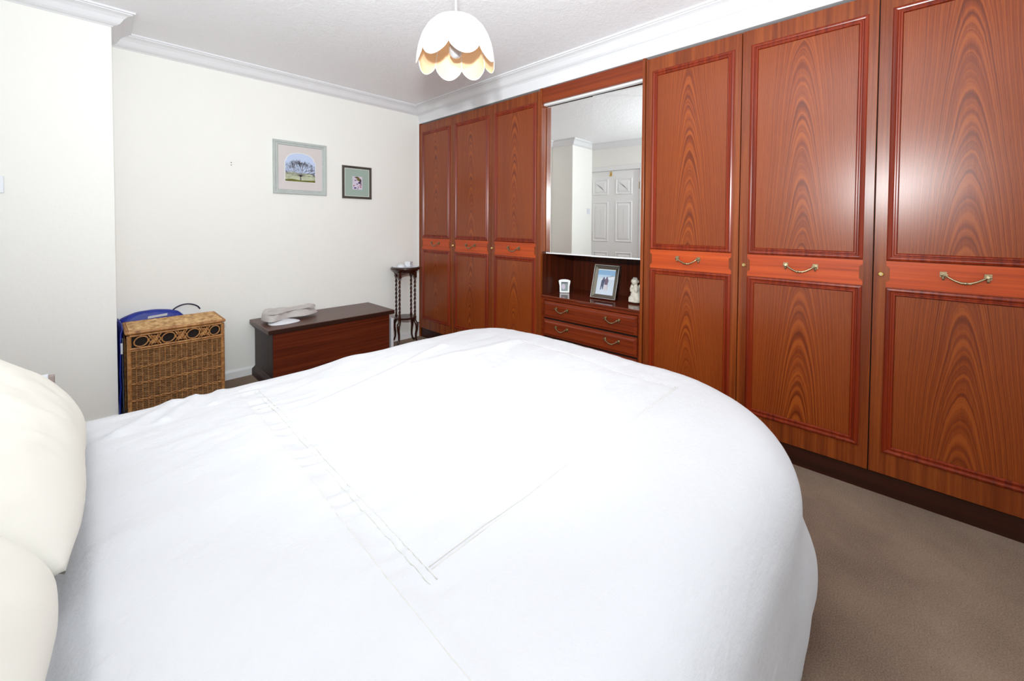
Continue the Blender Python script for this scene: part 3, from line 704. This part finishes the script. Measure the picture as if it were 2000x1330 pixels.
obj('interior_shade_block', bx(BX0+.012, BX1-.012, BY0+.018, BY1-.012, .01, BH-.03), DARKIN, wb)  # dark box inside the cane, painted shade for the basket interior
for sx_, nx_ in ((BX0+.010, -1), (BX1-.010, 1)):
    obj('woven_side', weave((sx_, BY0+.012, .012), (0, 1, 0), (0, 0, 1), (nx_, 0, 0), BY1-BY0-.024, BH-.045, 12, 90), WEAVE, wb, kind='stuff')
obj('woven_back', weave((BX0+.012, BY1-.010, .012), (1, 0, 0), (0, 0, 1), (0, 1, 0), BX1-BX0-.024, BH-.045, 12, 60, .0036), WEAVE, wb, kind='stuff')
def wrapped(a, b, r):
    a, b = Vector(a), Vector(b); n_ = max(8, int((b-a).length/.0022)); return MB().tube([a.lerp(b, k/n_) for k in range(n_+1)], lambda k: r*(1.0 if k % 2 else .90), 8)
for x, y in ((BX0+.008, BY0+.008), (BX1-.008, BY0+.008), (BX0+.008, BY1-.008), (BX1-.008, BY1-.008)): obj('corner_post', wrapped((x, y, 0), (x, y, BH-.03), .0115), CANE, wb, smooth=True)
for z, r in ((.452, .0070), (.440, .0045), (.529, .0070)): obj('cross_rail', wrapped((BX0+.01, BY0+.004, z), (BX1-.01, BY0+.004, z), r), CANE, wb, smooth=True)
for z in (.335, .240, .140, .050):
    m = MB()
    for dz_, ph in ((0, 0), (.006, pi)): m.tube([(BX0+.015+q*(BX1-BX0-.03)/102, BY0+.005+.0022*cos(q*pi/3+ph), z+dz_+.0025*sin(q*pi/6+ph)) for q in range(103)], .0034, 6)
    obj('twisted_row', m, CANE, wb, smooth=True)
for k, x in enumerate((.214, .340, .463, .575)):
    obj('cane_ring', MB().tube([(x+(.032 if k < 3 else .027)*cos(t_), BY0+.003, .491+.029*sin(t_)+.004*cos(t_)) for t_ in [q*2*pi/28 for q in range(28)]], .0038, 8, closed=True), CANE, wb, smooth=True)
    m = MB()
    for dz_ in (-1, 1): m.tube([(x, BY0+.003, .491+dz_*.029), (x, BY0+.003, .491+dz_*.036)], .003, 6)
    obj('ring_peg', m, CANE, wb)
for x in (.276, .402, .520):
    m = MB()
    for s_ in (-1, 1):
        for q in range(3):
            o_ = (q-1)*.013
            m.tube([(x+o_+s_*(t_-.5)*.034, BY0+.003+.004*cos(t_*3*pi+q*pi+(0 if s_ > 0 else pi)), .491+(t_-.5)*.058+o_*.35*s_) for t_ in [w_/10 for w_ in range(11)]], .0040, 6)
    m.tube([(x+.026*cos(t_), BY0+.004, .491+.020*sin(t_)) for t_ in [q*2*pi/20 for q in range(20)]], .0035, 6, closed=True)
    obj('cane_knot', m, CANE, wb, smooth=True)
lid = obj('lid', bx(BX0+.006, BX1-.006, BY0+.004, BY1-.006, BH-.024, BH-.008), LIDW, wb)
obj('lid_weave', MB(), None, wb) if False else None
m = MB()
for k in range(34):
    y = BY0+.008+k*(BY1-BY0-.018)/33; m.tube([(BX0+.008+q*(BX1-BX0-.016)/48, y, BH-.0075+.0035*cos(q*pi/3+(k % 2)*pi)) for q in range(49)], .0046, 5, caps=False)
obj('woven_top', m, LIDW, lid, kind='stuff')
for a, b in (((BX0, BY0), (BX1, BY0)), ((BX0, BY1), (BX1, BY1)), ((BX0, BY0), (BX0, BY1)), ((BX1, BY0), (BX1, BY1))):
    obj('lid_rim', wrapped((a[0], a[1], BH-.013), (b[0], b[1], BH-.013), .0105), CANE, lid, smooth=True)

# blue bag squeezed behind the basket
bag = thing('sports_bag', 'bright blue and grey nylon bag squeezed behind the wicker basket', 'bag', (.35, 3.56, 0))
m = MB(); NU, NV = 40, 30
def bagp(i, j):
    u, t_ = i/(NU-1), 2*pi*j/NV
    x = .116+u*.40; topz = .555+.055*sin(pi*min(1, u*1.1))**.7-(.0 if u < .8 else (u-.8)*.25)
    yc, hy = 3.5665, .046; c_, s_ = cos(t_), sin(t_)
    e = (abs(2*u-1))**8; hy *= (1-.6*e)
    y = yc+hy*math.copysign(abs(c_)**.5, c_); z = topz/2+topz/2*math.copysign(abs(s_)**.45, s_)*(1-.04*e)
    f = noise.noise(Vector((x*14, z*9, c_*1.2)))
    return (x, min(D-.016, y+.006*f), max(.001, z+.006*f*s_))
m.grid(bagp, NU, NV, False, True); b0 = 0; m.f.append(tuple(range(NV))); m.f.append(tuple((NU-1)*NV+i for i in range(NV)))
obj('bag_body', m, BLUE, bag, smooth=True)
m = MB()
def flap(i, j):
    u, v = i/19, j/23; y = 3.235+u*.31; z = .015+v*(.50+.065*u**.6); x = .121+.012*sin(pi*u)+.006*noise.noise(Vector((u*4, v*6, 1)))+.010*v
    return (min(x, BX0-.008), y, z)
m.grid(flap, 20, 24)
o = obj('bag_side', m, BLUE, bag, smooth=True); md = o.modifiers.new('thickness', 'SOLIDIFY'); md.thickness = .006
m = MB(); m.grid(lambda i, j: (.135-.001+.004*noise.noise(Vector((i*.4, j*.3, 5))), 3.248+.012*j, .05+i*.042-.002*j), 12, 8)
o = obj('grey_panel', m, GREYB, bag, smooth=True); md = o.modifiers.new('thickness', 'SOLIDIFY'); md.thickness = .003
obj('pale_tag', bx(.126, .136, 3.215, 3.238, .425, .487), TAG, bag, bevel=.002)
obj('handle', MB().tube([(.40+.16*t_, 3.575, .575+.045*sin(pi*t_)**.6) for t_ in [q/14 for q in range(15)]], .0045, 8), NAVY, bag, smooth=True)
obj('handle', MB().tube([(.630+.028*sin(pi*t_), 3.545-.02*t_, .30-.17*t_) for t_ in [q/14 for q in range(15)]]+[(.60, 3.55, .115)], .007, 8), NAVY, bag, smooth=True)
obj('bag_print', MB().poly([(.270, 3.5175, .560), (.37, 3.5175, .566), (.372, 3.5175, .582), (.272, 3.5175, .575)], (0, -1, 0), .001), TAG, bag)

# ------------------------------------------------------------------ things on the drawer unit
ZT = .6482
ck = thing('miniature_frame', 'tiny white picture frame with a curved top on the drawer unit', 'picture frame', (2.655, 1.89, ZT))
mm = Matrix.Translation((2.655, 1.888, ZT+.002)) @ Matrix.Rotation(rad(-54), 4, 'Z') @ Matrix.Rotation(rad(-6), 4, 'X')
pts = [(-.038, 0, 0), (.038, 0, 0), (.039, 0, .05), (.047, 0, .092)]+[(.047*cos(pi*k/10), 0, .092+.014*sin(pi*k/10)) for k in range(1, 10)]+[(-.047, 0, .092), (-.039, 0, .05)]
obj('frame', MB().poly(pts, (0, 1, 0), .012).xf(mm), WHITE, ck, bevel=.002)
fa = obj('picture', MB().poly([(-.026, 0, .013), (.026, 0, .013), (.028, 0, .085), (-.028, 0, .085)], (0, -1, 0), .0008).xf(mm), flat('mini_grey', 150, 160, 158), ck)
for k in range(3): pass
obj('motif', MB().poly([(-.008+.016*cos(t_*pi/5), 0, .047+.022*sin(t_*pi/5)) for t_ in range(10)], (0, -1, 0), .0014).xf(mm), flat('mini_lilac', 208, 196, 212), fa)
obj('arch_band', MB().poly([(-.024, 0, .074), (.024, 0, .074), (.022, 0, .083), (-.022, 0, .083)], (0, -1, 0), .0014).xf(mm), flat('mini_dark', 104, 108, 110), fa)
# large photo frame, leaning back
pf = thing('photo_frame', 'silver photo frame with a snowy mountain couple on the drawer unit', 'photo frame', (2.64, 1.54, ZT))
yawf = rad(-92+2); fwid, fht = .198, .250
mm = Matrix.Translation((2.628, 1.528, ZT+.004)) @ Matrix.Rotation(rad(-87), 4, 'Z') @ Matrix.Rotation(rad(-17), 4, 'X')
def PFr(x, z, y=0): return (x-fwid/2, y, z)
obj('frame', MB().frame((-fwid/2, 0, 0), (1, 0, 0), (0, 0, 1), (0, -1, 0), fwid, fht, [(0, -.010), (0, .010), (.003, .013), (.006, .012)]+[(.008, .009), (.030, .003), (.032, -.010)]).xf(mm), PEWTER, pf)
obj('rim', MB().frame((-fwid/2-.002, 0, -.002), (1, 0, 0), (0, 0, 1), (0, -1, 0), fwid+.004, fht+.004, [(0, -.012), (0, .011), (.003, .0145), (.006, .014), (.006, -.012)]).xf(mm), CHROME, pf, label='bright silver outer rim')
bd = [-fwid/2+.031, fwid/2-.031, .031, fht-.031]
ph = obj('photograph', MB().poly([(bd[0], 0, bd[2]), (bd[1], 0, bd[2]), (bd[1], 0, bd[3]), (bd[0], 0, bd[3])], (0, -1, 0), .001).xf(mm), flat('photo_snow', 206, 216, 228), pf)
def pp(name, pts, col, y): obj(name, MB().poly([(bd[0]+a*(bd[1]-bd[0]), y, bd[2]+b*(bd[3]-bd[2])) for a, b in pts], (0, -1, 0), .0004).xf(mm), flat('photo_'+name, *col), ph)
pp('sky', [(0, .76), (1, .76), (1, 1), (0, 1)], (150, 188, 222), -.0012)
pp('pale_sky', [(0, .68), (1, .68), (1, .77), (0, .77)], (190, 212, 232), -.0014)
pp('mountain', [(.15, .55), (1, .62), (1, .72), (.86, .76), (.72, .71), (.55, .69), (.3, .62)], (224, 232, 240), -.0018)
pp('rock', [(.55, .70), (.72, .73), (.86, .77), (.98, .73), (.85, .73), (.72, .705)], (150, 154, 158), -.0023)
pp('left_figure', [(.24, .17), (.28, .18), (.33, .34), (.36, .20), (.40, .21), (.43, .40), (.46, .56), (.44, .64), (.40, .70), (.36, .68), (.34, .62), (.27, .55), (.26, .42)], (94, 98, 118), -.0023)
pp('right_figure', [(.44, .16), (.50, .17), (.55, .30), (.60, .17), (.66, .18), (.64, .42), (.68, .56), (.62, .64), (.585, .71), (.54, .71), (.51, .64), (.44, .58), (.46, .42)], (122, 106, 124), -.0027)
pp('pale_trousers', [(.44, .14), (.50, .13), (.55, .28), (.60, .14), (.66, .16), (.63, .39), (.46, .39)], (214, 208, 212), -.0031)
pp('inner_edge', [(0, .965), (1, .965), (1, 1), (0, 1)], (238, 242, 246), -.0023)
obj('easel_strut', MB().poly([(-.02, .012, .20), (.02, .012, .20), (.03, .095, .030), (-.03, .095, .030)], (0, 1, .3), .003).xf(mm), BLACK, pf)
# porcelain angel
fg = thing('angel_figurine', 'cream porcelain kneeling cherub figurine beside the right wardrobe panel', 'figurine', (2.665, 1.315, ZT))
FX, FY = 2.665, 1.296
def blob(parts):
    import bmesh
    bm = bmesh.new()
    for (x, y, z, rx, ry, rz) in parts:
        g_ = bmesh.ops.create_icosphere(bm, subdivisions=3, radius=1)
        for v in g_['verts']: v.co = Vector((x+v.co.x*rx, y+v.co.y*ry, z+v.co.z*rz))
    me = bpy.data.meshes.new('figure'); bm.to_mesh(me); bm.free(); return me
parts = [(0, 0, .055, .036, .040, .052), (0, 0, .10, .028, .030, .038), (0, 0, .012, .048, .050, .014), (-.012, .022, .030, .03, .028, .026), (-.012, -.022, .030, .03, .028, .026), (-.020, .030, .014, .026, .016, .012), (0, .0, .135, .014, .014, .016),
         (-.004, .008, .163, .026, .025, .028), (-.024, .014, .160, .008, .007, .006), (-.026, .022, .105, .012, .012, .026), (-.030, .012, .125, .011, .012, .014), (-.026, -.016, .105, .012, .012, .026), (.026, .030, .11, .008, .028, .036), (.026, -.030, .11, .008, .028, .036)]
me = blob(parts)
for v in me.vertices: v.co *= .90
o = link('figure', me, CREAMC, fg, (FX, FY, ZT+.004)); o.name = 'figure'
md = o.modifiers.new('merge', 'REMESH'); md.mode = 'VOXEL'; md.voxel_size = .0035; md.use_smooth_shade = True
md = o.modifiers.new('soften', 'SMOOTH'); md.iterations = 4
rr = random.Random(2)
me = blob([(.006+.022*cos(a), .008+.022*sin(a), .172+.012*sin(b), .010, .010, .010) for a, b in [(q*.8, q*1.7) for q in range(14)]]+[(.004, .008, .186, .016, .016, .010)])
for p in me.polygons: p.use_smooth = True
for v in me.vertices: v.co *= .90
o = link('curled_hair', me, plain('greyish_porcelain', S(188, 180, 168), .5), fg, (FX, FY, ZT+.004))
